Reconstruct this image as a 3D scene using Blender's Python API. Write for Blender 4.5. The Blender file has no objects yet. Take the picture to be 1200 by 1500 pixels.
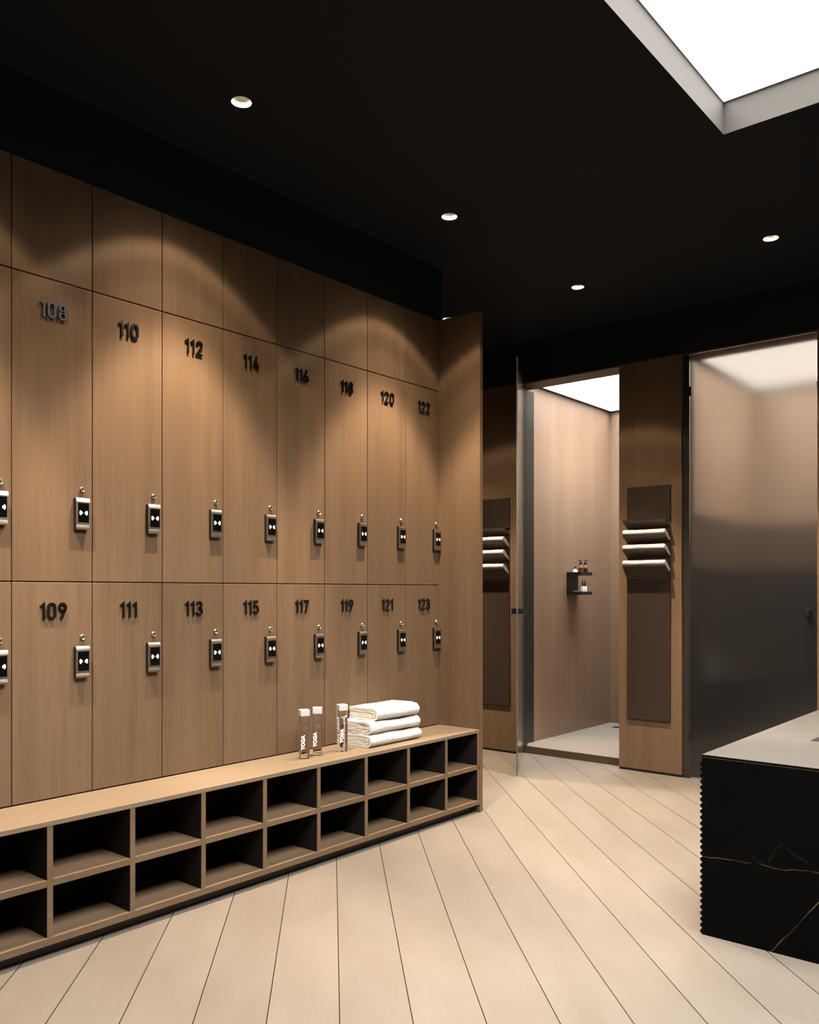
import bpy, bmesh, math, random
from mathutils import Vector, Matrix, noise
from mathutils.geometry import tessellate_polygon
random.seed(7)
S = bpy.context.scene
C = S.collection
PI = math.pi

# ------------------------------------------------------------------ measures (metres)
XW, XF = -2.9886, -2.708          # locker fronts, bench front
YB = 5.3913                       # shower facade
YE = 3.842                        # locker row ends at the end panel
PITCH, Y0 = 0.3045, 1.4209
ZC = 3.02                         # ceiling
ZL = 2.724                        # top of lockers / facade panels
ZB = 0.4492                       # bench top

# ------------------------------------------------------------------ materials
def nt(name):
    m = bpy.data.materials.new(name); m.use_nodes = True
    t = m.node_tree; b = t.nodes['Principled BSDF']
    return m, t, b
def N(t, kind, **kw):
    n = t.nodes.new(kind)
    for k, v in kw.items():
        if k in n.inputs: n.inputs[k].default_value = v
        else: setattr(n, k, v)
    return n
def plain(name, col, rough=0.5, metal=0.0, spec=0.5, bump=0.0, bscale=300):
    m, t, b = nt(name)
    b.inputs['Base Color'].default_value = (*col, 1)
    b.inputs['Roughness'].default_value = rough
    b.inputs['Metallic'].default_value = metal
    b.inputs['Specular IOR Level'].default_value = spec
    co = N(t, 'ShaderNodeTexCoord'); no = N(t, 'ShaderNodeTexNoise', Scale=bscale, Detail=3.0)
    t.links.new(co.outputs['Object'], no.inputs['Vector'])
    mr = N(t, 'ShaderNodeMapRange'); mr.inputs['To Min'].default_value = max(rough-.04, 0); mr.inputs['To Max'].default_value = min(rough+.04, 1)
    t.links.new(no.outputs['Fac'], mr.inputs['Value']); t.links.new(mr.outputs[0], b.inputs['Roughness'])
    if bump:
        bp = N(t, 'ShaderNodeBump', Strength=bump, Distance=0.002)
        t.links.new(no.outputs['Fac'], bp.inputs['Height']); t.links.new(bp.outputs[0], b.inputs['Normal'])
    return m
def wood(name, axis, dark, light, rough=0.5, spec=0.12, vary=0.07):
    m, t, b = nt(name)
    co = N(t, 'ShaderNodeTexCoord'); oi = N(t, 'ShaderNodeObjectInfo')
    off = N(t, 'ShaderNodeVectorMath', operation='SCALE'); off.inputs[0].default_value = (13.7, 31.1, 7.9)
    t.links.new(oi.outputs['Random'], off.inputs['Scale'])
    ad = N(t, 'ShaderNodeVectorMath', operation='ADD')
    t.links.new(co.outputs['Object'], ad.inputs[0]); t.links.new(off.outputs[0], ad.inputs[1])
    def layer(scale, along, detail):
        mp = N(t, 'ShaderNodeMapping'); sc = [1, 1, 1]; sc[axis] = along
        mp.inputs['Scale'].default_value = sc
        t.links.new(ad.outputs[0], mp.inputs['Vector'])
        no = N(t, 'ShaderNodeTexNoise', Scale=scale, Detail=detail, Roughness=0.6)
        t.links.new(mp.outputs[0], no.inputs['Vector'])
        return no.outputs['Fac']
    fine, mid, broad = layer(260, 0.018, 3), layer(60, 0.03, 3), layer(11, 0.02, 1)
    def mix(a, bb, f):
        n = N(t, 'ShaderNodeMix'); n.data_type = 'FLOAT'; n.inputs['Factor'].default_value = f
        t.links.new(a, n.inputs['A']); t.links.new(bb, n.inputs['B']); return n.outputs['Result']
    f = mix(mix(fine, mid, 0.40), broad, 0.33)
    cr = N(t, 'ShaderNodeValToRGB')
    cr.color_ramp.elements[0].position = 0.33; cr.color_ramp.elements[0].color = (*dark, 1)
    cr.color_ramp.elements[1].position = 0.67; cr.color_ramp.elements[1].color = (*light, 1)
    t.links.new(f, cr.inputs['Fac'])
    hs = N(t, 'ShaderNodeHueSaturation')
    mr = N(t, 'ShaderNodeMapRange'); mr.inputs['To Min'].default_value = 1-vary; mr.inputs['To Max'].default_value = 1+vary*.4
    t.links.new(oi.outputs['Random'], mr.inputs['Value']); t.links.new(mr.outputs[0], hs.inputs['Value'])
    t.links.new(cr.outputs['Color'], hs.inputs['Color']); t.links.new(hs.outputs['Color'], b.inputs['Base Color'])
    b.inputs['Roughness'].default_value = rough; b.inputs['Specular IOR Level'].default_value = spec
    bp = N(t, 'ShaderNodeBump', Strength=0.12, Distance=0.001)
    t.links.new(fine, bp.inputs['Height']); t.links.new(bp.outputs[0], b.inputs['Normal'])
    return m
def emit(name, col, s):
    m, t, b = nt(name)
    b.inputs['Base Color'].default_value = (0.8, 0.8, 0.8, 1)
    b.inputs['Emission Color'].default_value = (*col, 1); b.inputs['Emission Strength'].default_value = s
    return m
def glass(name, col, rough, ior=1.45, alpha=1.0):
    m, t, b = nt(name)
    b.inputs['Base Color'].default_value = (*col, 1); b.inputs['Roughness'].default_value = rough
    b.inputs['IOR'].default_value = ior; b.inputs['Transmission Weight'].default_value = 1.0
    return m

WD, WL = (0.0903, 0.0559, 0.0324), (0.1373, 0.0885, 0.0541)
M = {}
M['wood_v'] = wood('oak_veneer_upright', 2, WD, WL)
M['wood_y'] = wood('oak_veneer_along_bench', 1, (0.130, 0.094, 0.062), (0.172, 0.128, 0.088), vary=0.0)
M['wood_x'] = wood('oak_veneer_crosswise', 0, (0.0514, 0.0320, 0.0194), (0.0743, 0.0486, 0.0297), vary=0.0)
M['wood_b'] = wood('oak_veneer_bench_board', 1, (0.098, 0.064, 0.039), (0.142, 0.096, 0.060), vary=0.0)
M['black_paint'] = plain('black_ceiling_paint', (0.0094, 0.0120, 0.0156), 0.85, spec=0.15)
M['dark_wall'] = plain('dark_umber_wall_paint', (0.028, 0.024, 0.02), 0.8, spec=0.2)
M['black_metal'] = plain('black_powder_coat', (0.012, 0.012, 0.012), 0.35, 0.3)
M['jamb_metal'] = plain('bronze_jamb_metal', (0.05, 0.047, 0.043), 0.30, 0.7)
M['number_metal'] = plain('black_glossy_number_metal', (0.006, 0.005, 0.0045), 0.13, 0.0, spec=0.7)
M['nickel'] = plain('brushed_nickel', (0.50, 0.455, 0.40), 0.33, 1.0, bscale=6)
M['screen'] = plain('black_reader_glass', (0.002, 0.002, 0.002), 0.12, spec=0.25)
M['icon'] = emit('lit_white_icon', (1, 0.97, 0.9), 0.6)
M['bronze'] = plain('bronze_brown_coated_metal', (0.0235, 0.0135, 0.0098), 0.45, 0.1)
M['plinth'] = plain('dark_brown_plinth', (0.035, 0.022, 0.017), 0.5)
M['cap'] = plain('white_plastic_cap', (0.42, 0.415, 0.40), 0.4)
M['print_faint'] = plain('faint_grey_print', (0.20, 0.17, 0.14), 0.5)
M['print'] = plain('white_print', (0.85, 0.85, 0.83), 0.5)
M['well'] = plain('grey_light_well_metal', (0.052, 0.049, 0.045), 0.7, bump=0.1, spec=0.1)
M['white_reflector'] = plain('white_lamp_reflector', (0.14, 0.135, 0.13), 0.6)
M['tile'] = plain('beige_shower_tray', (0.165, 0.137, 0.112), 0.5, spec=0.2)
M['tray_shade'] = plain('shade_darkened_tray', (0.008, 0.006, 0.005), 0.55, spec=0.08)  # shade put into the tray colour behind the closed door
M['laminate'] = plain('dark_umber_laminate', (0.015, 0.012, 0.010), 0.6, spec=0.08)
M['sky_panel'] = emit('skylight_diffuser', (1.0, 0.955, 0.90), 1.3)
M['shower_panel'] = emit('shower_light_diffuser', (1.0, 0.965, 0.92), 1.25)
M['wood_s'] = wood('oak_veneer_shower_lining', 2, (0.146, 0.084, 0.048), (0.196, 0.119, 0.072), rough=0.42, spec=1.0)
M['lamp'] = emit('warm_lamp', (1.0, 0.85, 0.66), 14)
M['clear_glass'] = glass('clear_bottle_glass', (0.985, 0.985, 0.98), 0.0, 1.22)
M['water'] = glass('clear_bottle_water', (0.985, 0.98, 0.975), 0.0, 1.10)
M['door_glass'] = glass('frosted_smoked_glass', (0.57, 0.54, 0.50), 0.34, 1.16)
M['door_glass'].node_tree.nodes['Principled BSDF'].inputs['Coat Weight'].default_value = 1.0
M['door_glass'].node_tree.nodes['Principled BSDF'].inputs['Coat Roughness'].default_value = 0.13
M['door_glass'].node_tree.nodes['Principled BSDF'].inputs['Coat IOR'].default_value = 1.36
M['lining_shade'] = plain('added_shade_lining', (0.011, 0.0080, 0.006), 0.55, spec=0.1)  # for the added lining that darkens the closed door from behind
M['band_shade'] = plain('added_shade_band', (0.060, 0.036, 0.022), 0.5, spec=0.2)  # mid tone of the added lining, between wood and dark
M['amber'] = plain('amber_soap', (0.10, 0.030, 0.010), 0.12)
M['white_glaze'] = plain('white_ceramic', (0.75, 0.73, 0.70), 0.2)
M['chrome'] = plain('brushed_chrome', (0.6, 0.6, 0.6), 0.2, 1.0)

def towel_mat():
    m, t, b = nt('white_terry_cloth')
    co = N(t, 'ShaderNodeTexCoord'); n1 = N(t, 'ShaderNodeTexNoise', Scale=420.0, Detail=2.0); n2 = N(t, 'ShaderNodeTexNoise', Scale=90.0, Detail=3.0)
    t.links.new(co.outputs['Object'], n1.inputs['Vector']); t.links.new(co.outputs['Object'], n2.inputs['Vector'])
    a = N(t, 'ShaderNodeMath', operation='ADD'); t.links.new(n1.outputs['Fac'], a.inputs[0]); t.links.new(n2.outputs['Fac'], a.inputs[1])
    bp = N(t, 'ShaderNodeBump', Strength=1.0, Distance=0.004); t.links.new(a.outputs[0], bp.inputs['Height']); t.links.new(bp.outputs[0], b.inputs['Normal'])
    b.inputs['Base Color'].default_value = (0.54, 0.525, 0.495, 1); b.inputs['Roughness'].default_value = 0.95
    b.inputs['Sheen Weight'].default_value = 0.1
    return m
M['towel'] = towel_mat()

def floor_mat():
    m, t, b = nt('pale_maple_diagonal_planks')
    co = N(t, 'ShaderNodeTexCoord'); sx = N(t, 'ShaderNodeSeparateXYZ'); t.links.new(co.outputs['Object'], sx.inputs[0])
    def ma(op, a, bb=None):
        n = N(t, 'ShaderNodeMath', operation=op)
        for i, v in enumerate((a, bb)):
            if v is None: continue
            if isinstance(v, (int, float)): n.inputs[i].default_value = v
            else: t.links.new(v, n.inputs[i])
        return n.outputs[0]
    q = 2**-.5
    n = ma('MULTIPLY', ma('ADD', sx.outputs['X'], sx.outputs['Y']), q)
    d = ma('MULTIPLY', ma('SUBTRACT', sx.outputs['Y'], sx.outputs['X']), q)
    k = ma('DIVIDE', ma('SUBTRACT', n, 0.0232-20*0.2033), 0.2033)
    fr = ma('FRACT', k); idx = ma('FLOOR', k)
    e = ma('MINIMUM', fr, ma('SUBTRACT', 1.0, fr))
    groove = N(t, 'ShaderNodeMapRange'); groove.interpolation_type = 'LINEAR'
    groove.inputs['From Min'].default_value = 0.0055; groove.inputs['From Max'].default_value = 0.010
    t.links.new(e, groove.inputs['Value'])
    wn = N(t, 'ShaderNodeTexWhiteNoise'); wn.noise_dimensions = '1D'; t.links.new(idx, wn.inputs['W'])
    cb = N(t, 'ShaderNodeCombineXYZ'); t.links.new(ma('ADD', n, ma('MULTIPLY', wn.outputs['Value'], 9.0)), cb.inputs[0]); t.links.new(ma('MULTIPLY', d, 0.35), cb.inputs[1])
    n1 = N(t, 'ShaderNodeTexNoise', Scale=5.0, Detail=4.0, Roughness=0.55); t.links.new(cb.outputs[0], n1.inputs['Vector'])
    cb2 = N(t, 'ShaderNodeCombineXYZ'); t.links.new(ma('MULTIPLY', n, 1.0), cb2.inputs[0]); t.links.new(ma('MULTIPLY', d, 0.06), cb2.inputs[1])
    n2 = N(t, 'ShaderNodeTexNoise', Scale=120.0, Detail=2.0); t.links.new(cb2.outputs[0], n2.inputs['Vector'])
    f = ma('ADD', ma('MULTIPLY', n1.outputs['Fac'], 0.8), ma('MULTIPLY', n2.outputs['Fac'], 0.2))
    cr = N(t, 'ShaderNodeValToRGB'); t.links.new(f, cr.inputs['Fac'])
    cr.color_ramp.elements[0].position = 0.3; cr.color_ramp.elements[0].color = (0.1080, 0.0895, 0.0715, 1)
    cr.color_ramp.elements[1].position = 0.7; cr.color_ramp.elements[1].color = (0.1280, 0.1110, 0.0935, 1)
    hs = N(t, 'ShaderNodeHueSaturation'); mr = N(t, 'ShaderNodeMapRange'); mr.inputs['To Min'].default_value = .96; mr.inputs['To Max'].default_value = 1.03
    t.links.new(wn.outputs['Value'], mr.inputs['Value']); t.links.new(mr.outputs[0], hs.inputs['Value']); t.links.new(cr.outputs[0], hs.inputs['Color'])
    mx = N(t, 'ShaderNodeMix'); mx.data_type = 'RGBA'
    t.links.new(groove.outputs[0], mx.inputs['Factor']); mx.inputs['A'].default_value = (0.012, 0.007, 0.004, 1); t.links.new(hs.outputs[0], mx.inputs['B'])
    t.links.new(mx.outputs['Result'], b.inputs['Base Color'])
    bp = N(t, 'ShaderNodeBump', Strength=0.5, Distance=0.003); t.links.new(groove.outputs[0], bp.inputs['Height']); t.links.new(bp.outputs[0], b.inputs['Normal'])
    b.inputs['Roughness'].default_value = 0.5; b.inputs['Specular IOR Level'].default_value = 0.12
    return m
M['floor'] = floor_mat()

def marble(name, base, base2, vein, vw, vscale, rough):
    m, t, b = nt(name)
    co = N(t, 'ShaderNodeTexCoord')
    n0 = N(t, 'ShaderNodeTexNoise', Scale=2.2, Detail=5.0); t.links.new(co.outputs['Object'], n0.inputs['Vector'])
    va = N(t, 'ShaderNodeVectorMath', operation='MULTIPLY_ADD'); va.inputs[1].default_value = (0.5, 0.5, 0.5)
    t.links.new(n0.outputs['Color'], va.inputs[0]); t.links.new(co.outputs['Object'], va.inputs[2])
    v = N(t, 'ShaderNodeTexVoronoi', Scale=vscale); v.feature = 'DISTANCE_TO_EDGE'; t.links.new(va.outputs[0], v.inputs['Vector'])
    mr = N(t, 'ShaderNodeMapRange'); mr.inputs['From Min'].default_value = 0; mr.inputs['From Max'].default_value = vw; mr.inputs['To Min'].default_value = 1; mr.inputs['To Max'].default_value = 0
    t.links.new(v.outputs['Distance'], mr.inputs['Value'])
    n2 = N(t, 'ShaderNodeTexNoise', Scale=4.0, Detail=2.0); t.links.new(co.outputs['Object'], n2.inputs['Vector'])
    m2 = N(t, 'ShaderNodeMapRange'); m2.inputs['From Min'].default_value = .50; m2.inputs['From Max'].default_value = .66; t.links.new(n2.outputs['Fac'], m2.inputs['Value'])
    mu = N(t, 'ShaderNodeMath', operation='MULTIPLY'); t.links.new(mr.outputs[0], mu.inputs[0]); t.links.new(m2.outputs[0], mu.inputs[1])
    n3 = N(t, 'ShaderNodeTexNoise', Scale=9.0, Detail=6.0); t.links.new(va.outputs[0], n3.inputs['Vector'])
    mb = N(t, 'ShaderNodeMix'); mb.data_type = 'RGBA'; t.links.new(n3.outputs['Fac'], mb.inputs['Factor']); mb.inputs['A'].default_value = (*base, 1); mb.inputs['B'].default_value = (*base2, 1)
    mx = N(t, 'ShaderNodeMix'); mx.data_type = 'RGBA'; t.links.new(mu.outputs[0], mx.inputs['Factor']); t.links.new(mb.outputs['Result'], mx.inputs['A']); mx.inputs['B'].default_value = (*vein, 1)
    t.links.new(mx.outputs['Result'], b.inputs['Base Color'])
    b.inputs['Roughness'].default_value = rough
    return m
def add_veins(m):
    """two long thin tan veins wandering across the block"""
    t = m.node_tree; b = t.nodes['Principled BSDF']; old = b.inputs['Base Color'].links[0].from_socket
    co = N(t, 'ShaderNodeTexCoord'); no = N(t, 'ShaderNodeTexNoise', Scale=5.0, Detail=3.0); t.links.new(co.outputs['Object'], no.inputs['Vector'])
    va = N(t, 'ShaderNodeVectorMath', operation='MULTIPLY_ADD'); va.inputs[1].default_value = (.05, .05, .05)
    t.links.new(no.outputs['Color'], va.inputs[0]); t.links.new(co.outputs['Object'], va.inputs[2])
    n2 = N(t, 'ShaderNodeTexNoise', Scale=7.0, Detail=2.0); t.links.new(co.outputs['Object'], n2.inputs['Vector'])
    mk = N(t, 'ShaderNodeMapRange'); mk.inputs['From Min'].default_value = .40; mk.inputs['From Max'].default_value = .60; t.links.new(n2.outputs['Fac'], mk.inputs['Value'])
    for nx, nz, c in ((-0.055, 1.0, 0.330), (-0.79, 0.61, 0.231)):
        d = N(t, 'ShaderNodeVectorMath', operation='DOT_PRODUCT'); d.inputs[1].default_value = (nx, 0.05, nz); t.links.new(va.outputs[0], d.inputs[0])
        s1 = N(t, 'ShaderNodeMath', operation='SUBTRACT'); t.links.new(d.outputs['Value'], s1.inputs[0]); s1.inputs[1].default_value = c
        ab = N(t, 'ShaderNodeMath', operation='ABSOLUTE'); t.links.new(s1.outputs[0], ab.inputs[0])
        mr = N(t, 'ShaderNodeMapRange'); mr.inputs['From Min'].default_value = 0.0006; mr.inputs['From Max'].default_value = 0.0020; mr.inputs['To Min'].default_value = 1; mr.inputs['To Max'].default_value = 0
        t.links.new(ab.outputs[0], mr.inputs['Value'])
        mu = N(t, 'ShaderNodeMath', operation='MULTIPLY'); t.links.new(mr.outputs[0], mu.inputs[0]); t.links.new(mk.outputs[0], mu.inputs[1])
        mx = N(t, 'ShaderNodeMix'); mx.data_type = 'RGBA'; t.links.new(mu.outputs[0], mx.inputs['Factor']); t.links.new(old, mx.inputs['A']); mx.inputs['B'].default_value = (.10, .066, .042, 1)
        old = mx.outputs['Result']
    t.links.new(old, b.inputs['Base Color'])
M['marble_light'] = marble('beige_marble', (0.060, 0.053, 0.044), (0.084, 0.075, 0.063), (0.135, 0.124, 0.108), 0.018, 2.6, 0.45)
M['marble_black'] = marble('black_veined_marble', (0.0016, 0.0016, 0.0015), (0.003, 0.0029, 0.0026), (0.02, 0.016, 0.012), 0.004, 1.5, 0.5)
add_veins(M['marble_black'])
M['marble_black'].node_tree.nodes['Principled BSDF'].inputs['Specular IOR Level'].default_value = 0.02

# ------------------------------------------------------------------ object helpers
def empty(name, loc, rz=0):
    o = bpy.data.objects.new(name, None); C.objects.link(o)
    o.location = loc; o.rotation_euler = (0, 0, rz); o.empty_display_size = 0.05
    return o
def tag(o, label=None, cat=None, group=None, kind=None):
    if label: o['label'] = label
    if cat: o['category'] = cat
    if group: o['group'] = group
    if kind: o['kind'] = kind
    return o
class MB:
    """collects shapes in world coordinates; build() links them as one mesh object"""
    def __init__(self): self.bm = bmesh.new()
    def box(self, x0, x1, y0, y1, z0, z1, bev=0.0):
        r = bmesh.ops.create_cube(self.bm, size=1)
        vs = r['verts']
        for v in vs:
            v.co = Vector(((x0+x1)/2+v.co.x*(x1-x0), (y0+y1)/2+v.co.y*(y1-y0), (z0+z1)/2+v.co.z*(z1-z0)))
        if bev:
            es = list({e for v in vs for e in v.link_edges})
            bmesh.ops.bevel(self.bm, geom=es, offset=bev, segments=2, affect='EDGES', profile=0.5)
        return self
    def prism(self, pts, fn, caps=True):
        """pts: closed 2-D outline; fn(u,v,t) -> world for t = 0 and 1"""
        a = [self.bm.verts.new(fn(u, v, 0)) for u, v in pts]; b = [self.bm.verts.new(fn(u, v, 1)) for u, v in pts]
        n = len(pts)
        for i in range(n): self.bm.faces.new((a[i], a[(i+1) % n], b[(i+1) % n], b[i]))
        if caps:
            self.bm.faces.new(a[::-1]); self.bm.faces.new(b)
        return self
    def ribbon(self, pts, w, fn, h0, h1, closed=False):
        """flat stroke of width w along pts, thick from h0 to h1; fn(u,v,h) -> world"""
        n = len(pts); L = []; R = []
        P = [Vector(p) for p in pts]
        for i in range(n):
            p = P[i]
            a = P[i-1] if (i > 0 or closed) else None; c = P[(i+1) % n] if (i < n-1 or closed) else None
            d1 = (p-a).normalized() if a is not None else None; d2 = (c-p).normalized() if c is not None else None
            if d1 is None: d1 = d2
            if d2 is None: d2 = d1
            n1 = Vector((-d1.y, d1.x)); n2 = Vector((-d2.y, d2.x)); mm = (n1+n2).normalized()
            k = min(1/max(mm.dot(n1), 0.2), 1.8)
            L.append(p+mm*w/2*k); R.append(p-mm*w/2*k)
        V = [[self.bm.verts.new(fn(q.x, q.y, h)) for q in side] for side in (L, R) for h in (h0, h1)]
        l0, l1, r0, r1 = V
        for i in range(n if closed else n-1):
            j = (i+1) % n
            self.bm.faces.new((l1[i], l1[j], r1[j], r1[i])); self.bm.faces.new((l0[j], l0[i], r0[i], r0[j]))
            self.bm.faces.new((l0[i], l0[j], l1[j], l1[i])); self.bm.faces.new((r0[j], r0[i], r1[i], r1[j]))
        if not closed:
            self.bm.faces.new((l0[0], l1[0], r1[0], r0[0])); self.bm.faces.new((l1[-1], l0[-1], r0[-1], r1[-1]))
        return self
    def lathe(self, prof, c, seg=24, axis='Z'):
        """prof: list of (radius, height); rotated about an axis through c"""
        rings = []
        for r, z in prof:
            ring = []
            if r < 1e-6:
                ring = [self.bm.verts.new(self._ax(0, 0, z, c, axis))]
            else:
                for k in range(seg):
                    a = 2*PI*k/seg
                    ring.append(self.bm.verts.new(self._ax(r*math.cos(a), r*math.sin(a), z, c, axis)))
            rings.append(ring)
        for A, B in zip(rings, rings[1:]):
            for k in range(seg):
                k2 = (k+1) % seg
                if len(A) == 1 and len(B) == 1: continue
                if len(A) == 1: self.bm.faces.new((A[0], B[k2], B[k]))
                elif len(B) == 1: self.bm.faces.new((A[k], A[k2], B[0]))
                else: self.bm.faces.new((A[k], A[k2], B[k2], B[k]))
        return self
    def _ax(self, a, b, z, c, axis):
        if axis == 'Z': return (c[0]+a, c[1]+b, c[2]+z)
        return (c[0]+z, c[1]+a, c[2]+b)      # 'X'
    def build(self, name, mat, parent=None, smooth=False, origin=None, loc=None):
        bmesh.ops.recalc_face_normals(self.bm, faces=self.bm.faces)
        o3 = Vector(origin) if origin is not None else (Vector(parent.location) if parent else Vector((0, 0, 0)))
        if parent and parent.parent: o3 = o3+Vector(parent.parent.location)
        if origin is not None: o3 = Vector(origin)
        bmesh.ops.translate(self.bm, verts=self.bm.verts, vec=-o3)
        me = bpy.data.meshes.new(name); self.bm.to_mesh(me); self.bm.free()
        me.materials.append(mat)
        if smooth:
            for p in me.polygons: p.use_smooth = True
        o = bpy.data.objects.new(name, me); C.objects.link(o)
        if parent: o.parent = parent
        elif origin is not None: o.location = origin
        if loc: o.location = loc
        return o
def smooth_by_angle(o, deg=35):
    me = o.data
    for p in me.polygons: p.use_smooth = True
    bm = bmesh.new(); bm.from_mesh(me)
    for e in bm.edges:
        if len(e.link_faces) == 2 and e.calc_face_angle(0) > math.radians(deg): e.smooth = False
    bm.to_mesh(me); bm.free()
    return o
def copy_tree(o, parent=None):
    c = o.copy(); C.objects.link(c)
    if parent: c.parent = parent
    for ch in list(o.children): copy_tree(ch, c)
    return c
def arc(cx, cy, rx, ry, a0, a1, n=14):
    return [(cx+rx*math.cos(math.radians(a0+(a1-a0)*i/n)), cy+ry*math.sin(math.radians(a0+(a1-a0)*i/n))) for i in range(n+1)]
def struct(name, mb, mat, label, cat, parent=None):
    o = mb.build(name, mat, parent)
    return tag(o, label, cat, kind='structure')

# ------------------------------------------------------------------ room shell
struct('floor', MB().box(-5.6, 1.8, -1.5, 5.60, -0.06, 0), M['floor'], 'pale wooden floor of wide diagonal planks with thin dark joints', 'floor')

SKX0, SKX1, SKY0, SKY1 = -1.243, 0.30, 0.55, 3.444
DL = [(-2.537, 0.98), (-2.537, 2.066), (-2.537, 3.345), (-2.537, 4.612), (-1.4205, 4.612), (-3.50, 4.60), (-4.46, 4.60)]  # the last is an added unseen lamp brightening the left facade panel
RD = 0.0375
def ceiling():
    mb = MB(); bm = mb.bm
    outer = [(-5.6, -1.5), (1.8, -1.5), (1.8, YB), (-5.6, YB)]
    holes = [[(SKX0, SKY0), (SKX1, SKY0), (SKX1, SKY1), (SKX0, SKY1)]]
    for x, y in DL: holes.append([(x+RD*math.cos(2*PI*k/28), y+RD*math.sin(2*PI*k/28)) for k in range(28)])
    loops = [outer]+[h[::-1] for h in holes]
    tris = tessellate_polygon([[Vector((x, y, 0)) for x, y in l] for l in loops])
    flat = [p for l in loops for p in l]
    for z in (ZC, ZC+0.03):
        vs = [bm.verts.new((x, y, z)) for x, y in flat]
        for a, b, c in tris:
            try: bm.faces.new((vs[a], vs[b], vs[c]))
            except ValueError: pass
        if z == ZC: low = vs
        else: high = vs
    i = 0
    for l in loops:
        n = len(l)
        for k in range(n):
            a, b = i+k, i+(k+1) % n
            bm.faces.new((low[a], low[b], high[b], high[a]))
        i += n
    return mb
struct('ceiling', ceiling(), M['black_paint'], 'matte black ceiling with round recessed lights and a large square light well', 'ceiling')
# walls
struct('wall_left', MB().box(-3.60, -3.48, -1.5, 3.87, 0, ZC), M['wood_v'], 'wood wall hidden behind the row of lockers', 'wall')
struct('wall_left_bulkhead', MB().box(-3.48, XW+.001, -1.5, 3.87, ZL+.002, ZC), M['black_paint'], 'black bulkhead filling the gap between lockers and ceiling', 'wall')
struct('wall_left_panelling', MB().box(-3.48, XW, -1.5, Y0-PITCH-.003, 0, ZL), M['wood_v'], 'wood panelled wall left of the visible lockers', 'wall')
struct('wall_passage', MB().box(-5.6, -5.5, 3.87, YB, 0, ZC).box(-5.5, -3.60, 3.75, 3.87, 0, ZC), M['wood_v'], 'end of the passage behind the lockers', 'wall')
struct('wall_right', MB().box(1.8, 1.9, -1.5, YB+1.6, 0, ZC), M['dark_wall'], 'dark wall on the far right of the room', 'wall')
struct('wall_front', MB().box(-3.6, 1.9, -1.6, -1.5, 0, ZC), M['dark_wall'], 'dark wall behind the viewer', 'wall')
struct('wall_back', MB().box(-5.6, 1.8, YB, YB+0.17, ZL+.004, ZC+.03), M['black_paint'], 'black band of wall above the shower cubicles', 'wall')

# ------------------------------------------------------------------ lockers
def digit(ch):
    s = 0.07; l, r, m = s, 0.545-s, 0.2725
    if ch == '0': return [(arc(m, .27, r-m, .20, 180, 360, 10)+arc(m, .73, r-m, .20, 0, 180, 10), True)], .545
    if ch == '1': return [([(.045, .76), (.235, .925), (.235, .0)], False)], .31
    if ch == '2': return [(arc(m, .725, r-m, .205, 175, -20, 12)+[(.40, .53), (l+.01, s), (r+.05, s)], False)], .56
    if ch == '3': return [(arc(m-.01, .725, .19, .205, 165, -80, 12), False), (arc(m-.01, .295, .215, .225, 80, -165, 14), False), ([(.19, .52), (.31, .52)], False)], .545
    if ch == '4': return [([(.33, 1.0), (.09, .27), (.54, .27)], False), ([(.40, .50), (.40, 0)], False)], .56
    if ch == '5': return [([(.46, .93), (.12, .93), (.10, .54)]+arc(m-.01, .33, .215, .26, 125, -160, 16), False)], .545
    if ch == '6': return [([(.37, 1.0), (.10, .42)], False), (arc(m, .285, r-m, .215, 0, 350, 20), True)], .545
    if ch == '7': return [([(.03, .93), (.46, .93), (.18, 0)], False)], .50
    if ch == '8': return [(arc(m, .735, .175, .195, 0, 348, 18), True), (arc(m, .285, r-m, .215, 0, 350, 20), True)], .545
    if ch == '9': return [([(.175, 0), (.445, .58)], False), (arc(m, .715, r-m, .215, 0, 350, 20), True)], .545
def number_mb(txt, yc, zb, x0, x1, h=0.0605):
    tot = sum(digit(c)[1] for c in txt)+0.135*(len(txt)-1)
    y = yc-tot*h/2; mb = MB()
    for c in txt:
        st, w = digit(c)
        for pts, cl in st:
            yy = y
            mb.ribbon(pts, 0.142, lambda u, v, hh: (hh, yy+u*h, zb+v*h), x0, x1, cl)
        y += (w+0.135)*h
    return mb
DT = 0.018; G = 0.0022
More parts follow.
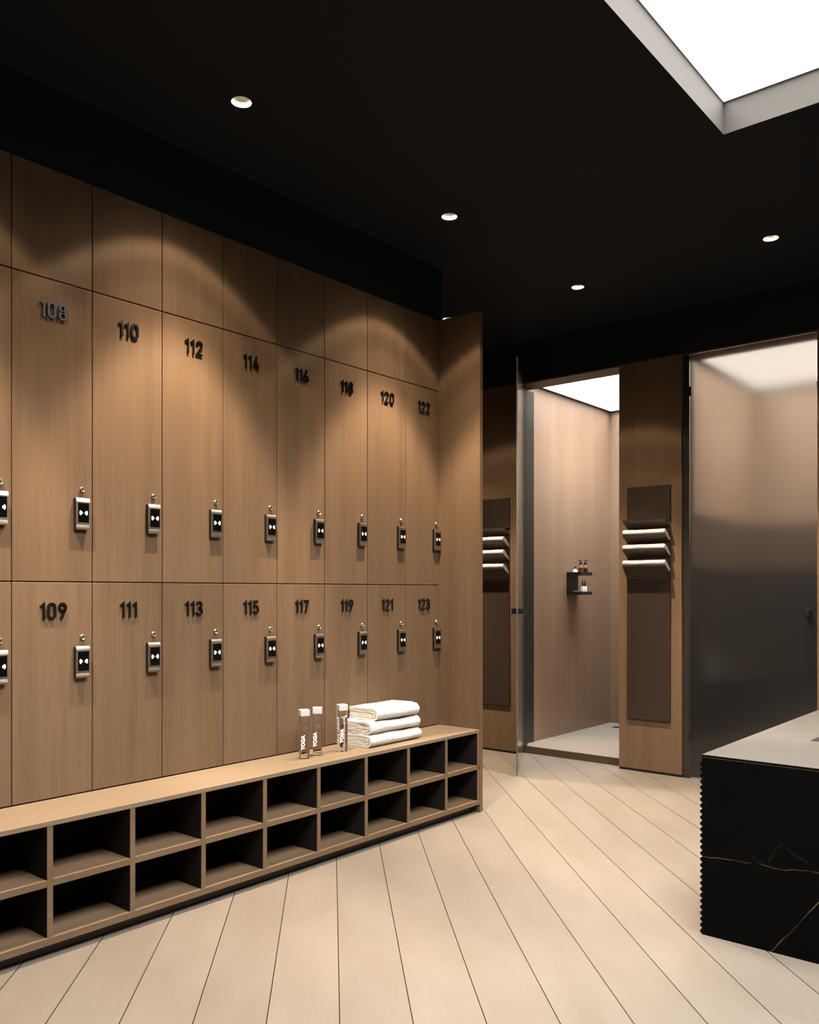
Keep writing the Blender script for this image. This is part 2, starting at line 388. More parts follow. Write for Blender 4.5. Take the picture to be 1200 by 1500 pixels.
def reader(parent, yl, zb):
    """card reader with its key button; left edge yl, bottom zb"""
    w, hh = 0.0535, 0.1165; x0 = XW
    # body profile in x-z: stepped ledge at the bottom, rounded nose at the top
    pr = [(0, 0), (.0136, 0), (.0136, hh), (.0148, hh), (.0160, hh-.0025), (.0185, hh-.007), (.020, hh-.014), (.020, .016), (.0165, .013), (.0165, .0105), (.0215, .008), (.0215, .002), (.019, 0)]
    ho = MB(); ho.box(x0, x0+.0135, yl-.0008, yl+w-.001, zb+.0006, zb+hh-.0004, .0008)
    body = ho.build('card_reader', M['black_metal'], parent)
    mb = MB(); mb.prism([(max(u, .0136), v) for u, v in pr if not (u == 0 and v == 0)], lambda u, v, t: (x0+u, yl+t*w, zb+v))
    mb.build('faceplate', M['nickel'], body)
    s = MB(); s.box(x0+.0195, x0+.0208, yl+.006, yl+w-.0045, zb+.026, zb+.0975); scr = s.build('reader_screen', M['screen'], body)
    ic = MB(); yc, zc = yl+w/2+.0008, zb+.061
    for sg in (-1, 1):
        for r, wd in ((.0052, .0028), (.0092, .0027), (.0134, .0029)):
            a = arc(0, 0, r, r*1.0, -38, 38, 6)
            ic.ribbon([(sg*(u+.0012), v) for u, v in a], wd, lambda u, v, q: (q, yc+u, zc+v), x0+.0207, x0+.0212)
    ic.build('wave_icon', M['icon'], body)
    kb = MB(); kc = (x0, yl+.0325, zb+.149)
    kb.lathe([(0, 0), (.0098, 0), (.0098, .005), (.0080, .0075), (.0072, .0068), (0, .0068)], kc, 20, 'X')
    key = smooth_by_angle(kb.build('keyhole', M['nickel'], parent))
    sl = MB(); sl.box(x0+.0062, x0+.0074, kc[1]-.0011, kc[1]+.0011, kc[2]-.0042, kc[2]+.0042); sl.build('key_slot', M['screen'], key)
def locker(kind, k, num):
    y0 = Y0+k*PITCH; y1 = y0+PITCH
    if k == 7: y1 = YE-0.001
    zs = {'low': (0.4535, 1.2318, 0.0, 1.234), 'up': (1.2358, 2.3228, 1.234, 2.325)}[kind]
    ps = 'lower' if kind == 'low' else 'upper'
    t = empty('locker', (XW-DT, (y0+y1)/2, zs[2]))
    MB().box(-3.478, XW-DT-.001, y0+.0005, y1-.0005, zs[2]+.0005, zs[3]-.0005).build('body', M['wood_v'], t)
    MB().box(XW-DT, XW, y0+G, y1-G*.6, zs[0], zs[1], 0.0017).build('door', M['wood_v'], t)
    if num:
        number_mb(str(num), y0+0.1505, 2.1835 if kind == 'up' else 1.0985, XW+.0005, XW+.0075).build('number', M['number_metal'], t)
        tag(t, f'oak locker door numbered {num} in the {ps} row', 'locker', f'{ps} row of numbered lockers')
    else:
        tag(t, f'cut off {ps} locker at the left edge of the photo, only its card reader showing', 'locker', f'{ps} row of numbered lockers')
    reader(t, y0+0.2305, 1.428 if kind == 'up' else 0.880)
for k in range(-1, 8):
    locker('up', k, 108+2*k if k >= 0 else None)
    locker('low', k, 109+2*k if k >= 0 else None)
    y0 = Y0+k*PITCH; y1 = YE-.001 if k == 7 else y0+PITCH
    mb = MB(); mb.box(XW-DT, XW, y0+G, y1-G*.6, 2.3272, ZL, .0017); mb.box(-3.478, XW-DT-.001, y0+.0005, y1-.0005, 2.3255, ZL)
    o = mb.build('filler_panel', M['wood_v'], origin=(XW-DT, (y0+y1)/2, 2.3255))
    tag(o, f'plain oak panel directly above locker {108+2*k}' if k >= 0 else 'plain oak panel at the left edge above the cut off locker', 'panel', 'plain panels above the lockers')
o = MB().box(-3.478, XF, YE, 3.8705, 0, ZL, .0012).build('end_panel', M['wood_v'], origin=(XF, YE, 0))
tag(o, 'tall oak end panel closing the locker row and bench on the right', 'panel')

# ------------------------------------------------------------------ bench with shoe cubbies
YS = Y0-4*PITCH-.0165
b = empty('shoe_bench', (XF, YE, 0))
tag(b, 'long oak bench with two rows of open shoe cubbies under the lockers', 'bench')
XK = XW+.004
MB().box(XK-.006, XF, YS, YE-.001, 0.4325, ZB, .001).build('bench_top', M['wood_y'], b)
MB().box(XK, XF, YS, YE-.001, 0.0435, 0.068, .001).build('bottom_board', M['wood_b'], b)
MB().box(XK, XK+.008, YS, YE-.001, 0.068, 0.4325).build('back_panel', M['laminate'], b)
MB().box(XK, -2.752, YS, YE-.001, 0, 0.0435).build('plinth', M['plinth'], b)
dv = None; sh = None
for k in range(-4, 9):
    yc = 1.4145+k*PITCH
    if dv is None:
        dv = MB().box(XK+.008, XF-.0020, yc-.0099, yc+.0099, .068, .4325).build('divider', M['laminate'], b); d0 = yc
        eb = MB().box(XF-.0020, XF-.0008, yc-.01, yc+.01, .068, .4325, .0004).build('edge_band', M['wood_b'], dv, origin=b.location)
        s0 = MB().box(XK+.008, XF-.0008, yc+.0102, yc+PITCH-.0102, .2347, .257, .0006).build('shelf', M['wood_b'], b)
    else:
        c = copy_tree(dv, b); c.location.y += yc-d0
        if k == 8: c.location.y = YE-.0115-d0
        else:
            c = s0.copy(); C.objects.link(c); c.parent = b; c.location.y += yc-d0
            if k == 7: c.scale.y = 1.0

# ------------------------------------------------------------------ bottles on the bench
def text_mesh(txt, size, bold=0.0):
    cu = bpy.data.curves.new('t', 'FONT'); cu.body = txt; cu.size = size; cu.extrude = 0.0002; cu.offset = bold; cu.align_x = 'CENTER'; cu.align_y = 'CENTER'
    ob = bpy.data.objects.new('t', cu); C.objects.link(ob)
    dg = bpy.context.evaluated_depsgraph_get(); me = bpy.data.meshes.new_from_object(ob.evaluated_get(dg))
    bpy.data.objects.remove(ob); bpy.data.curves.remove(cu)
    return me
def rounded_sq(a, r, n=4):
    pts = []
    for cx, cy, a0 in ((a-r, a-r, 0), (-a+r, a-r, 90), (-a+r, -a+r, 180), (a-r, -a+r, 270)):
        pts += arc(cx, cy, r, r, a0, a0+90, n)
    return pts
def water_bottle():
    t = empty('water_bottle', (0, 0, 0))
    a = 0.0205
    def rings(bm, prof, rr):
        prev = None
        for s, z in prof:
            ring = [bm.verts.new((x*s, y*s, z)) for x, y in rr]
            if prev:
                n = len(ring)
                for i in range(n): bm.faces.new((prev[i], prev[(i+1) % n], ring[(i+1) % n], ring[i]))
            else: first = ring
            prev = ring
        return first, prev
    mb = MB(); rr = rounded_sq(a, .004)
    f, l = rings(mb.bm, [(.9, 0), (1, .003), (1, .187), (.96, .190)], rr)
    mb.bm.faces.new(f[::-1]); 
    f2, l2 = rings(mb.bm, [(.80, .010), (.88, .014), (.88, .186), (.88, .190)], rr)
    mb.bm.faces.new(f2)
    n = len(rr)
    for i in range(n): mb.bm.faces.new((l[i], l[(i+1) % n], l2[(i+1) % n], l2[i]))
    g = mb.build('glass_body', M['clear_glass'], t); smooth_by_angle(g, 40)
    mb = MB(); f, l = rings(mb.bm, [(.802, .0102), (.882, .0142), (.882, .158)], rr); mb.bm.faces.new(f[::-1]); mb.bm.faces.new(l)
    w = mb.build('water', M['water'], t); smooth_by_angle(w, 40)
    MB().box(-.0215, .0215, -.0215, .0215, .1902, .219, .003).build('cap', M['cap'], t)
    me = text_mesh('YOGA', 0.0225, 0.0009)
    # face +Y of the bottle is its front; text reads upwards
    me.transform(Matrix.Translation((0.0095, a+.0006, .074)) @ Matrix.Rotation(PI, 4, 'Z') @ Matrix.Rotation(PI/2, 4, 'X') @ Matrix.Rotation(PI/2, 4, 'Z'))
    me.materials.clear(); me.materials.append(M['print'])
    o = bpy.data.objects.new('lettering', me); C.objects.link(o); o.parent = t
    mb = MB(); fn = lambda u, v, q: (-u, a+q, .132+v)
    for pts in ([(-.012, 0), (-.005, .012), (-.001, .003)], [(-.004, 0), (.003, .014), (.010, 0)], [(.003, .006), (.007, .011), (.013, 0)], [(-.010, -.004), (.011, -.004)]):
        mb.ribbon(pts, .0009, fn, .0004, .0008)
    mb.build('emblem', M['print_faint'], t)
    return t
def yaw_to_cam(x, y, extra): return math.atan2(-y, -x)-PI/2+math.radians(extra)
wb = water_bottle()
for i, (x, y, ex, lab) in enumerate(((-2.848, 2.676, 14, 'clear square water bottle with white cap, standing farthest left of three'),
                                     (-2.858, 2.768, -1, 'clear square water bottle with white cap, standing between its two neighbours'),
                                     (-2.842, 2.914, 20, 'clear square water bottle with white cap, standing next to the folded towels'))):
    o = wb if i == 0 else copy_tree(wb)
    o.location = (x, y, ZB+.0003); o.rotation_euler = (0, 0, yaw_to_cam(x, y, ex))
    tag(o, lab, 'bottle', 'water bottles on the bench')

# ------------------------------------------------------------------ folded towels on the bench
def fold_profile(depth, hgt, th, seed):
    """closed outline (x from 0 front to -depth back, z up) of a cloth folded in nested layers, returned as separate layer outlines"""
    rnd = random.Random(seed)
    outs = []
    def U(x0, zb, zt, back, t):      # a sheet going back->front along zb, round the front fold, back along zt
        r = (zt-zb)/2; cz = (zt+zb)/2; n = 12
        outer = [(-back, zb)]+[(x0-r-.04*i, zb) for i in (2, 1)]+[(x0-r+r*math.cos(math.radians(a)), cz+r*math.sin(math.radians(a))) for a in range(-90, 91, 15)]+[(x0-r-.04*i, zt) for i in (1, 2)]+[(-back, zt)]
        ri = r-t
        inner = [(-back, zt-t)]+[(x0-r-.04*i, zt-t) for i in (2, 1)]+[(x0-r+ri*math.cos(math.radians(a)), cz+ri*math.sin(math.radians(a))) for a in range(90, -91, -15)]+[(x0-r-.04*i, zb+t) for i in (1, 2)]+[(-back, zb+t)]
        return outer+inner
    outs.append(U(0, 0, hgt, depth, th))
    z0, z1 = th+.0014, hgt-th-.0018
    outs.append(U(-.016, z0, z1, depth*.985, min(th, (z1-z0)/2-.0014)))
    zc = hgt/2; e = max((z1-z0)/2-min(th, (z1-z0)/2-.0014)-.0012, .0016)
    outs.append([(-depth*.97, zc-e), (-.036, zc-e), (-.031, zc-e*.4), (-.031, zc+e*.4), (-.036, zc+e), (-depth*.97, zc+e)])
    return outs
def folded_towel(w, depth, hgt, seed):
    mb = MB(); bm = mb.bm; ny = 110
    for li, out in enumerate(fold_profile(depth, hgt, hgt*.19, seed)):
        pts = []
        n = len(out)
        for i in range(n):                       # refine the outline
            p, q = Vector(out[i]), Vector(out[(i+1) % n]); m = max(1, int((q-p).length/.0045))
            pts += [p.lerp(q, j/m) for j in range(m)]
        rows = []
        for j in range(ny+1):
            y = w*j/ny; row = []
            e = min(j, ny-j)
            for p in pts:
                nz = noise.noise(Vector((p.x*14+seed*3.1, y*9, p.y*14+li*5)))*.004+noise.noise(Vector((p.x*60+seed, y*55, p.y*60)))*.0022+noise.noise(Vector((p.x*170+seed, y*160, p.y*170)))*.0008
                sag = 0.004*math.sin(y/w*PI*1.1+seed)*(p.y/hgt)
                edge = 0.0035*(1 if e == 0 else (.3 if e == 1 else 0))
                zz = p.y+(nz+sag)*(p.y/hgt)**.8 if p.y > 0 else 0
                zz = max(zz, 0.0)
                c = hgt/2; zz = c+(zz-c)*(1-edge*4)
                row.append(bm.verts.new((p.x+nz*(1 if p.y > 0 else 0.4)*(1 if p.x > -depth*.8 else .2), y+(noise.noise(Vector((p.x*40, p.y*90, seed+j//55*7)))*.003 if e == 0 else 0), zz)))
            rows.append(row)
        n = len(pts)
        for A, B in zip(rows, rows[1:]):
            for i in range(n): bm.faces.new((A[i], A[(i+1) % n], B[(i+1) % n], B[i]))
        bm.faces.new(rows[0]); bm.faces.new(rows[-1][::-1])
    o = mb.build('folded_towel', M['towel'], smooth=True)
    return smooth_by_angle(o, 60)
zt = ZB+.001
for i, (xf, y, w, hh, lab) in enumerate(((-2.776, 3.043, .383, .0555, 'thick white folded towel at the bottom of the pile on the bench'),
                                         (-2.782, 3.050, .372, .0545, 'white folded towel in the middle of the pile on the bench'),
                                         (-2.790, 3.105, .322, .0600, 'white folded towel lying topmost on the bench pile'))):
    o = folded_towel(w, .19, hh, i+1); o.location = (xf, y, zt); zt += max(v.co.z for v in o.data.vertices)-.0015
    tag(o, lab, 'towel', 'folded towels piled on the bench')

# ------------------------------------------------------------------ shower facade
def pillar(x0, x1, label):
    o = MB().box(x0, x1, YB, YB+.12, 0.016, ZL+.004, .001).build('facade_panel', M['wood_v'], origin=((x0+x1)/2, YB+.06, .016))
    tag(o, label, 'panel', 'oak panels between the showers')
    k = MB().box(x0, x1, YB+.004, YB+.12, 0, .016).build('plinth_strip', M['black_metal'], o, origin=((x0+x1)/2, YB+.06, .016))
pillar(-2.6513, -2.2160, 'oak wall panel between the open shower and the closed glass door')
pillar(-3.895, -3.458, 'oak wall panel left of the open shower, half hidden by the locker row')
pillar(-1.400, -0.966, 'oak wall panel cut off by the right edge of the photo')
struct('wall_back_passage', MB().box(-5.5, -3.896, YB, YB+.1, 0, ZL+.004), M['wood_v'], 'wood wall at the end of the passage', 'wall')
struct('wall_back_right', MB().box(-0.965, 1.8, YB, YB+.1, 0, ZL+.004), M['wood_v'], 'wood wall right of the showers', 'wall')
def shower(xh, sgn, n, label):
    """cubicle whose hinge side is at xh (opening xh..xh+0.765)"""
    x0, x1 = xh-.082, xh+.790; ZF, ZS = .05, 2.767
    z2 = ZS
    struct(f'wall_shower_{n}', MB().box(x0-.05, x0, YB+.12, 6.99, 0, ZS+.1).box(x1, x1+.05, YB+.12, 6.99, 0, ZS+.1).box(x0, x1, 6.934, 6.99, 0, ZS+.1), M['wood_s'], f'wood lined walls inside the {label}', 'wall')
    if n == 2: struct('trim_added_shade_lining', MB().box(x0, x0+.006, YB+.125, 6.93, ZF, 1.36).box(x1-.006, x1, YB+.125, 6.93, ZF, 1.36).box(x0+.006, x1-.006, 6.926, 6.932, ZF, 1.36), M['lining_shade'], f'dark lining added for shade, low on the unseen walls inside the {label}', 'added shade lining')  # added unseen lining, makes the lower half of the frosted door dark
    if n == 2: struct('trim_added_shade_band', MB().box(x0, x0+.006, YB+.125, 6.93, 1.36, 1.72).box(x1-.006, x1, YB+.125, 6.93, 1.36, 1.72).box(x0+.006, x1-.006, 6.926, 6.932, 1.36, 1.72), M['band_shade'], f'brown band added for a softer dark fade, on the unseen walls inside the {label}', 'added shade lining')  # added unseen band, softens the dark fade seen through the frosted door
    struct(f'floor_shower_{n}', MB().box(x0, x1, 5.4955, 6.934, 0, ZF), M['tile'] if n == 1 else M['tray_shade'], f'smooth {"beige" if n == 1 else "dark"} tray floor inside the {label}', 'floor')  # second tray is coloured dark to shade the foot of the frosted door
    struct(f'trim_threshold_{n}', MB().box(xh-.0425, x1-.025, 5.478, 5.495, 0, ZF+.0005, .0008), M['wood_x'], f'brown wooden threshold of the {label}', 'threshold')
    # jamb and lintel
    struct(f'trim_jamb_{n}', MB().box(xh-.042, xh, YB+.012, YB+.045, 0.052 if n == 1 else 0, ZL+.004).box(x0-.05, x0+.004, YB+.12, 5.672, ZF, ZS-.05).box(xh-.042, xh-.036, YB+.045, YB+.121, ZF, ZL), M['jamb_metal'], f'black metal door jamb of the {label}', 'jamb')
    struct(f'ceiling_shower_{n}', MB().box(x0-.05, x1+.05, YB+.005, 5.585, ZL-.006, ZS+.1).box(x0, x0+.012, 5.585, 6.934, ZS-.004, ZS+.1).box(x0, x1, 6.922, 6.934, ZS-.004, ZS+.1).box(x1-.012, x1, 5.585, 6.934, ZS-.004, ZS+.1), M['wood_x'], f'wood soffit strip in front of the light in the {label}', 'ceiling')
    t = empty('shower_light', ((x0+x1)/2, 6.25, ZS))
    tag(t, f'glowing white ceiling panel in the {label}', 'ceiling light')
    MB().box(x0+.016, x1-.016, 5.592, 6.916, ZS+.004, ZS+.016).build('diffuser', M['shower_panel'], t)
    al = bpy.data.lights.new('panel_light', 'AREA'); al.shape = 'RECTANGLE'; al.size = x1-x0-.06; al.size_y = 1.30; al.spread = math.radians(125); al.energy = 66; al.color = (0.90, 0.97, 1.0)
    ao = bpy.data.objects.new('panel_light', al); C.objects.link(ao); ao.parent = t; ao.location = (0, .004, .003)
    fr = MB().box(x0+.0122, x0+.018, 5.587, 6.9215, ZS-.002, ZS+.02).box(x1-.018, x1-.0122, 5.587, 6.9215, ZS-.002, ZS+.02).box(x0+.018, x1-.018, 5.587, 5.592, ZS-.002, ZS+.02).box(x0+.018, x1-.018, 6.9165, 6.9215, ZS-.002, ZS+.02)
    fr.build('frame', M['black_metal'], t)
shower(-3.415, 1, 1, 'open shower')
shower(-2.166, 1, 2, 'shower behind the closed glass door')
o = MB().box(-3.36, -3.20, 6.69, 6.78, .0500, .0515, .0004).build('floor_drain', M['black_metal'], origin=(-3.28, 6.73, .05))
tag(o, 'small black drain cover on the floor of the open shower', 'drain')

# glass doors
def glass_door(name, hinge, free, label, bars):
    h, f = Vector(hinge), Vector(free); d = f-h; ln = d.length
    t = empty(name, (h.x, h.y, 0), math.atan2(d.y, d.x))
    tag(t, label, 'glass door', kind='structure')
    def add(mb, nm, mat):
        ob = mb.build(nm, mat, None); ob.parent = t; return ob
    add(MB().box(0, ln, -.005, .005, .012, 2.7147, .0008), 'glass_panel', M['door_glass'])
    for s in bars:
        y0, y1 = (.005, .038) if s > 0 else (-.038, -.005)
        add(MB().box(ln-.055, ln-.030, y0, y1, 1.052, 1.089, .001), 'handle', M['black_metal'])
    for z in (.25, 2.45): add(MB().box(-.006, .012, -.0062, .0062, z, z+.06, .001), 'hinge', M['black_metal'])
    return t
glass_door('door_1', (-3.4215, 5.404), (-3.040, 4.731), 'smoked glass shower door swung open into the room', (-1, 1))
glass_door('door_2', (-2.164, YB+.006), (-1.4045, YB+.006), 'closed frosted smoked glass shower door right of the oak panel', (-1, 1))

# towel holders
def towel_holder(x0, label):
    w = .3005; x1 = x0+w
    t = empty('towel_holder', (x0, YB, .35)); tag(t, label, 'towel holder', 'bronze towel holders beside the showers')
    MB().box(x0, x1, YB-.004, YB-.0005, 1.27, 1.67).build('back_plate', M['bronze'], t)
    MB().box(x0, x1, YB-.014, YB-.0005, 1.668, 1.892, .0008).build('upper_plate', M['bronze'], t)
    MB().box(x0, x1, YB-.014, YB-.0005, .351, 1.285, .0008).build('lower_plate', M['bronze'], t)
    for i, zf in enumerate(LIPS):
        mb = MB(); q = .0025
        dz = .052
        pr = [(.004, zf-dz), (.085, zf), (.0875, zf+.004), (.085, zf+.004), (.082, zf+.001), (.004, zf-dz+.005)]
        if i == 3: pr = [(.004, zf-.088), (.012, zf-.088), (.0875, zf-.002), (.0875, zf+.004), (.084, zf+.002), (.004, zf-dz+.004)]
        mb.prism(pr, lambda u, v, s: (x0+.001+s*(w-.002), YB-u, v))
        mb.build('tray', M['bronze'], t)
    return t
LIPS = [1.664, 1.566, 1.469, 1.366]
def hand_towel(x0, zf, seed, label, grp):
    """towel rolled at the front, lying back down the sloping tray"""
    w = .292; n = 24; r = .0165
    pr = []
    sl = Vector((.078, .050)).normalized(); nn = Vector((-sl.y, sl.x))
    fc = Vector((.0765, zf+.0195))                     # roll centre (u out from wall, z)
    back = Vector((.010, zf-.046+.0035))
    # outline: back end, along the underside, around the roll, along the top
    und0 = back; und1 = fc-nn*r-sl*.006
    pts = [und0, und0.lerp(und1, .5), und1]
    a0 = math.atan2(-nn.y, -nn.x)
    for k in range(1, 13):
        a = a0+math.radians(215)*k/12; pts.append(fc+Vector((math.cos(a), math.sin(a)))*r)
    top1 = fc+nn*r*.95-sl*.014; top0 = back+nn*.021
    pts += [top1, top1.lerp(top0, .5), top0]
    mb = MB(); bm = mb.bm; rows = []
    for j in range(n+1):
        x = w*j/n; row = []
        for i, p in enumerate(pts):
            k = noise.noise(Vector((x*22+seed*7, p.x*30, p.y*30)))*.0016+noise.noise(Vector((x*90+seed, p.x*80, p.y*80)))*.0007
            kk = k if 3 <= i <= len(pts)-2 else 0
            dr = (p-fc); dr = dr.normalized() if dr.length > 1e-6 else Vector((0, 0))
            sc = .9 if j in (0, n) else 1
            q = p+dr*kk
            if i >= 3 and sc < 1: q = fc+(q-fc)*sc if i < 15 else q
            row.append(bm.verts.new((x, -q.x, q.y)))
        rows.append(row)
    m = len(pts)
    for A, B in zip(rows, rows[1:]):
        for i in range(m): bm.faces.new((A[i], A[(i+1) % m], B[(i+1) % m], B[i]))
    bm.faces.new(rows[0]); bm.faces.new(rows[-1][::-1])
    o = mb.build('hand_towel', M['towel'], smooth=True)
    for v in o.data.vertices: v.co.z -= zf
    o.location = (x0+.0042, YB, zf)
    smooth_by_angle(o, 60)
    tag(o, label, 'towel', grp)
for x0, lb, lab in ((-2.5868, 'right of the open shower', 'bronze wall towel holder with sloping trays on the panel right of the open shower'),
                    (-3.8255, 'left of the open shower', 'bronze wall towel holder with sloping trays, partly hidden behind the locker row')):
    towel_holder(x0, lab)
    for i, pos in ((1, 'highest'), (2, 'middle'), (3, 'lowest')):
        hand_towel(x0, LIPS[i], i+(5 if x0 < -3 else 0), f'white rolled towel, {pos} of three in the bronze holder {lb}', f'rolled towels in the holder {lb}')

# shelf with toiletries in the open shower
XS = -3.497
t = empty('shower_shelf', (XS, 6.27, 1.17)); tag(t, 'two tier black metal shelf on the wall of the open shower', 'shelf')
SY0, SY1, SX = 6.176, 6.356, XS+.135
MB().box(XS+.0003, XS+.006, SY0, SY1, 1.17, 1.354, .0006).build('back_plate', M['black_metal'], t)
for z0 in (1.327, 1.170):
    mb = MB(); z1 = z0+.027
    mb.box(XS+.006, SX-.003, SY0+.003, SY1-.003, z0, z0+.004)
    mb.box(SX-.003, SX, SY0, SY1, z0, z1, .0006).box(XS+.006, SX-.003, SY0, SY0+.003, z0, z1, .0006).box(XS+.006, SX-.003, SY1-.003, SY1, z0, z1, .0006)
    mb.build('tray', M['black_metal'], t)
def pump_bottle():
    t = empty('pump_bottle', (0, 0, 0))
    smooth_by_angle(MB().lathe([(0, 0), (.019, 0), (.0205, .003), (.0205, .052), (.020, .056), (0, .056)], (0, 0, 0), 20).build('soap', M['amber'], t))
    smooth_by_angle(MB().lathe([(.0212, .0005), (.0212, .062), (.019, .072), (.010, .080), (.0085, .083), (.0078, .083), (.0092, .079), (.018, .071), (.0207, .061), (.0207, .0005), (.0212, .0005)], (0, 0, 0), 20).build('glass_body', M['clear_glass'], t))
    mb = MB().lathe([(0, .083), (.012, .083), (.012, .098), (.005, .100), (.004, .113), (.0075, .114), (.0075, .119), (0, .119)], (0, 0, 0), 16)
    mb.box(-.003, .003, 0, .026, .113, .118, .001); smooth_by_angle(mb.build('pump', M['black_metal'], t))
    return t
pb = pump_bottle(); pb.location = (SX-.038, 6.232, 1.3312); pb.rotation_euler = (0, 0, math.radians(70))
tag(pb, 'amber pump bottle on the upper shower shelf, left of its twin', 'bottle', 'pump bottles on the shower shelf')
p2 = copy_tree(pb); p2.location = (SX-.032, 6.300, 1.3312); p2.rotation_euler = (0, 0, math.radians(-95))
tag(p2, 'amber pump bottle on the upper shower shelf, right of its twin', 'bottle', 'pump bottles on the shower shelf')
t = empty('lotion_bottle', (XS+.062, 6.205, 1.3312)); tag(t, 'small white bottle with black pump at the left end of the upper shower shelf', 'bottle')
c = tuple(t.location)
smooth_by_angle(MB().lathe([(0, 0), (.017, 0), (.018, .002), (.018, .030), (.013, .040), (.007, .046), (.007, .050), (0, .050)], c, 20).build('body', M['white_glaze'], t))
smooth_by_angle(MB().lathe([(0, .050), (.0085, .050), (.0085, .058), (.003, .060), (.003, .067), (0, .067)], c, 14).box(c[0]-.003, c[0]+.014, c[1]-.0025, c[1]+.0025, c[2]+.064, c[2]+.069, .0008).build('pump', M['black_metal'], t))
def dropper():
    t = empty('dropper_bottle', (0, 0, 0))
    smooth_by_angle(MB().lathe([(0, 0), (.0145, 0), (.0155, .002), (.0155, .054), (.0135, .060), (.0065, .065), (.0065, .070), (0, .070)], (0, 0, 0), 20).build('body', M['white_glaze'], t))
    smooth_by_angle(MB().lathe([(0, .070), (.0085, .070), (.0085, .086), (.0055, .088), (.0050, .108), (.002, .113), (0, .113)], (0, 0, 0), 16).build('dropper_cap', plain('dark_brown_cap', (.05, .022, .012), .35), t))
    return t
dr = dropper(); dr.location = (SX-.030, 6.250, 1.1742); tag(dr, 'slim white bottle with brown cap on the lower shower shelf, left of its twin', 'bottle', 'capped bottles on the lower shower shelf')
d2 = copy_tree(dr); d2.location = (SX-.030, 6.292, 1.1742); tag(d2, 'slim white bottle with brown cap on the lower shower shelf, right of its twin', 'bottle', 'capped bottles on the lower shower shelf')
o = smooth_by_angle(MB().lathe([(0, 0), (.018, 0), (.022, .004), (.034, .024), (.036, .030), (.034, .030), (.030, .022), (.018, .008), (0, .007)], (0, 0, 0), 28).build('soap_dish', M['white_glaze'])); o.location = (XS+.075, 6.2165, 1.1742)
tag(o, 'small round white dish at the left end of the lower shower shelf', 'dish')

# ------------------------------------------------------------------ marble island
IX0, IX1, IY0, IY1, IZ = -1.149, -0.10, 2.9754, 4.60, 0.63
t = empty('marble_island', ((IX0+IX1)/2, IY0, 0)); tag(t, 'low block shaped island of black marble with pale marble top at the right edge', 'island')
MB().box(IX0, IX1, IY0, IY1, 0, IZ-.0115, .0006).build('base', M['marble_black'], t)
MB().box(IX0+.004, IX1-.004, IY0+.004, IY1-.004, IZ-.0115, IZ-.009).build('shadow_gap', M['chrome'], t)
MB().box(IX0, IX1, IY0, IY1, IZ-.009, IZ-.0025).build('top_edge', M['marble_black'], t)
MB().box(IX0+.0005, IX1-.0005, IY0+.0005, IY1-.0005, IZ-.0025, IZ, .0008).build('top', M['marble_light'], t)
mb = MB(); p = .0209
for k in range(29):
    zc = .011+p*k
    mb.prism([(0, -.0075), *[(.0072*math.cos(math.radians(a)), .0075*math.sin(math.radians(a))) for a in range(-75, 76, 15)], (0, .0075)], lambda u, v, s: (IX0-u, IY0+.001+s*(IY1-IY0-.002), zc+v))
mb.build('fluted_panel', M['marble_black'], t)
MB().box(-.934, -.52, 3.505, 3.93, IZ-.001, IZ+.0008).build('black_inset', M['black_metal'], t)

# ------------------------------------------------------------------ lamps
l = None
t = empty('ceiling_light_well', ((SKX0+SKX1)/2, (SKY0+SKY1)/2, ZC)); tag(t, 'large square glowing light well recessed in the black ceiling', 'ceiling light')
ZP = 3.148
mb = MB(); th = .012
mb.box(SKX0, SKX0+th*.1, SKY0, SKY1, ZC-.001, ZP).box(SKX1-th*.1, SKX1, SKY0, SKY1, ZC-.001, ZP).box(SKX0, SKX1, SKY0, SKY0+th*.1, ZC-.001, ZP).box(SKX0, SKX1, SKY1-th*.1, SKY1, ZC-.001, ZP)
mb.build('well_frame', M['well'], t)
MB().box(SKX0-.02, SKX1+.02, SKY0-.02, SKY1+.02, ZP+.004, ZP+.02).build('diffuser', M['sky_panel'], t)
al = bpy.data.lights.new('well_light', 'AREA'); al.shape = 'RECTANGLE'; al.size = SKX1-SKX0-.02; al.size_y = SKY1-SKY0-.02; al.spread = math.radians(134); al.energy = 310; al.color = (1.0, 0.965, 0.925)
ao = bpy.data.objects.new('well_light', al); C.objects.link(ao); ao.parent = t; ao.location = (0, 0, ZP-ZC-.002)
names = ['nearest the viewer, above the locker row', 'leftmost in the photo, above lockers 110 and 112', 'near the photo centre, above lockers 118 and 120', 'in front of the open shower', 'in front of the closed glass door', 'half hidden over the end of the locker row', 'added unseen in the passage to brighten the oak panel left of the open shower']
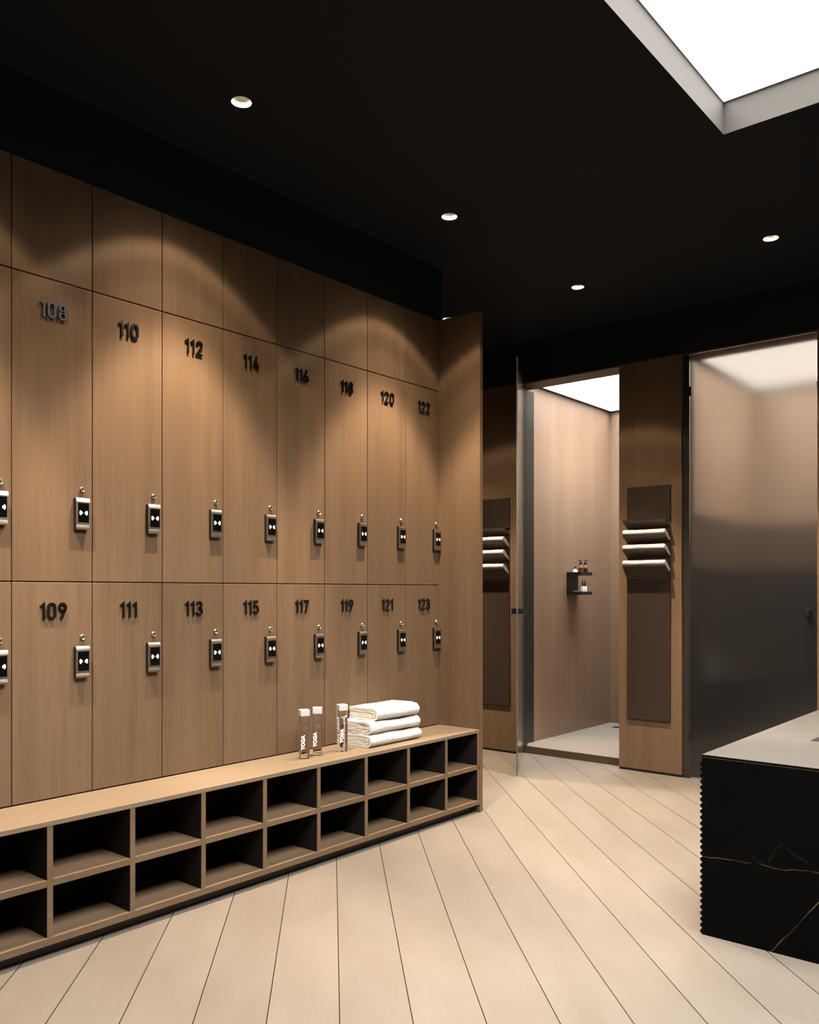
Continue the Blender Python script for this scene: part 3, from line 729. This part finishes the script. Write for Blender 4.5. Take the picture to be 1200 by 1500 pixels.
# photometric profile of the recessed lamps: a wall washing ring of light with a wide weak field
PROFILE = [(0, .50), (8, .52), (13, .53), (17, .54), (20, .59), (23, .61), (25, .61), (26.5, .55), (28, .41), (29.5, .26), (31, .15), (33, .105), (36, .088), (38.5, .062), (41, .056), (43, .066), (44.5, .070), (46, .044), (47, .016), (49, .006), (54, .002), (60, 0), (90, 0)]
ies = bpy.data.texts.new('wall_wash_lamp')
ies.write('IESNA:LM-63-2002\nTILT=NONE\n1 1000 1 %d 1 1 2 0 0 0\n1 1 10\n%s\n0\n%s\n' % (len(PROFILE), ' '.join('%g' % a for a, c in PROFILE), ' '.join('%.2f' % (c*1000) for a, c in PROFILE)))
def lamp_light(parent, power):
    l = bpy.data.lights.new('lamp_light', 'POINT'); l.energy = power; l.color = WARM; l.shadow_soft_size = .022
    l.use_nodes = True; t = l.node_tree; e = t.nodes['Emission']
    i = t.nodes.new('ShaderNodeTexIES'); i.mode = 'INTERNAL'; i.ies = ies
    t.links.new(i.outputs['Fac'], e.inputs['Strength'])
    o = bpy.data.objects.new('lamp_light', l); C.objects.link(o); o.parent = parent; o.location = (0, 0, .020)
    return o
def spot(name, parent, half, blend, power, col, rad=.022):
    l = bpy.data.lights.new(name, 'SPOT'); l.spot_size = 2*math.radians(half); l.spot_blend = blend; l.energy = power; l.color = col; l.shadow_soft_size = rad
    o = bpy.data.objects.new(name, l); C.objects.link(o); o.parent = parent; o.location = (0, 0, -.004)
    return o
WARM = (1.0, 0.80, 0.58)
for i, (x, y) in enumerate(DL):
    t = empty('downlight', (x, y, ZC)); tag(t, 'round white recessed ceiling light '+names[i], 'ceiling light', 'recessed ceiling lights')
    c = (x, y, ZC)
    smooth_by_angle(MB().lathe([(RD+.0012, -.0012), (RD-.0005, -.0015), (RD-.0012, 0), (.024, .045), (.022, .046), (RD-.003, .002), (RD+.0012, -.0012)], c, 40).build('reflector', M['white_reflector'], t), 50)
    MB().lathe([(0, .044), (.0235, .044), (.0235, .05), (0, .05)], c, 28).build('lamp', M['lamp'], t)
    lamp_light(t, 11.0)

w = bpy.data.worlds.new('dark'); S.world = w; w.use_nodes = True
w.node_tree.nodes['Background'].inputs[0].default_value = (0, 0, 0, 1)

# ------------------------------------------------------------------ camera
cam = bpy.data.cameras.new('camera'); co = bpy.data.objects.new('camera', cam); C.objects.link(co)
fpx = 1265.0; th = math.atan(1055/fpx)
cam.sensor_width = 36; cam.lens = fpx*36/1500; cam.shift_y = (866-750)/1500
co.location = (0, 0, 1.2); co.rotation_euler = (PI/2, 0, th)
S.camera = co
vs = S.view_settings; vs.view_transform = 'Standard'; vs.look = 'None'; vs.exposure = 0.1; vs.gamma = 1; vs.use_curve_mapping = False
S.cycles.max_bounces = 12; S.cycles.transmission_bounces = 10; S.cycles.caustics_refractive = True; S.cycles.caustics_reflective = True
S.cycles.use_denoising = True
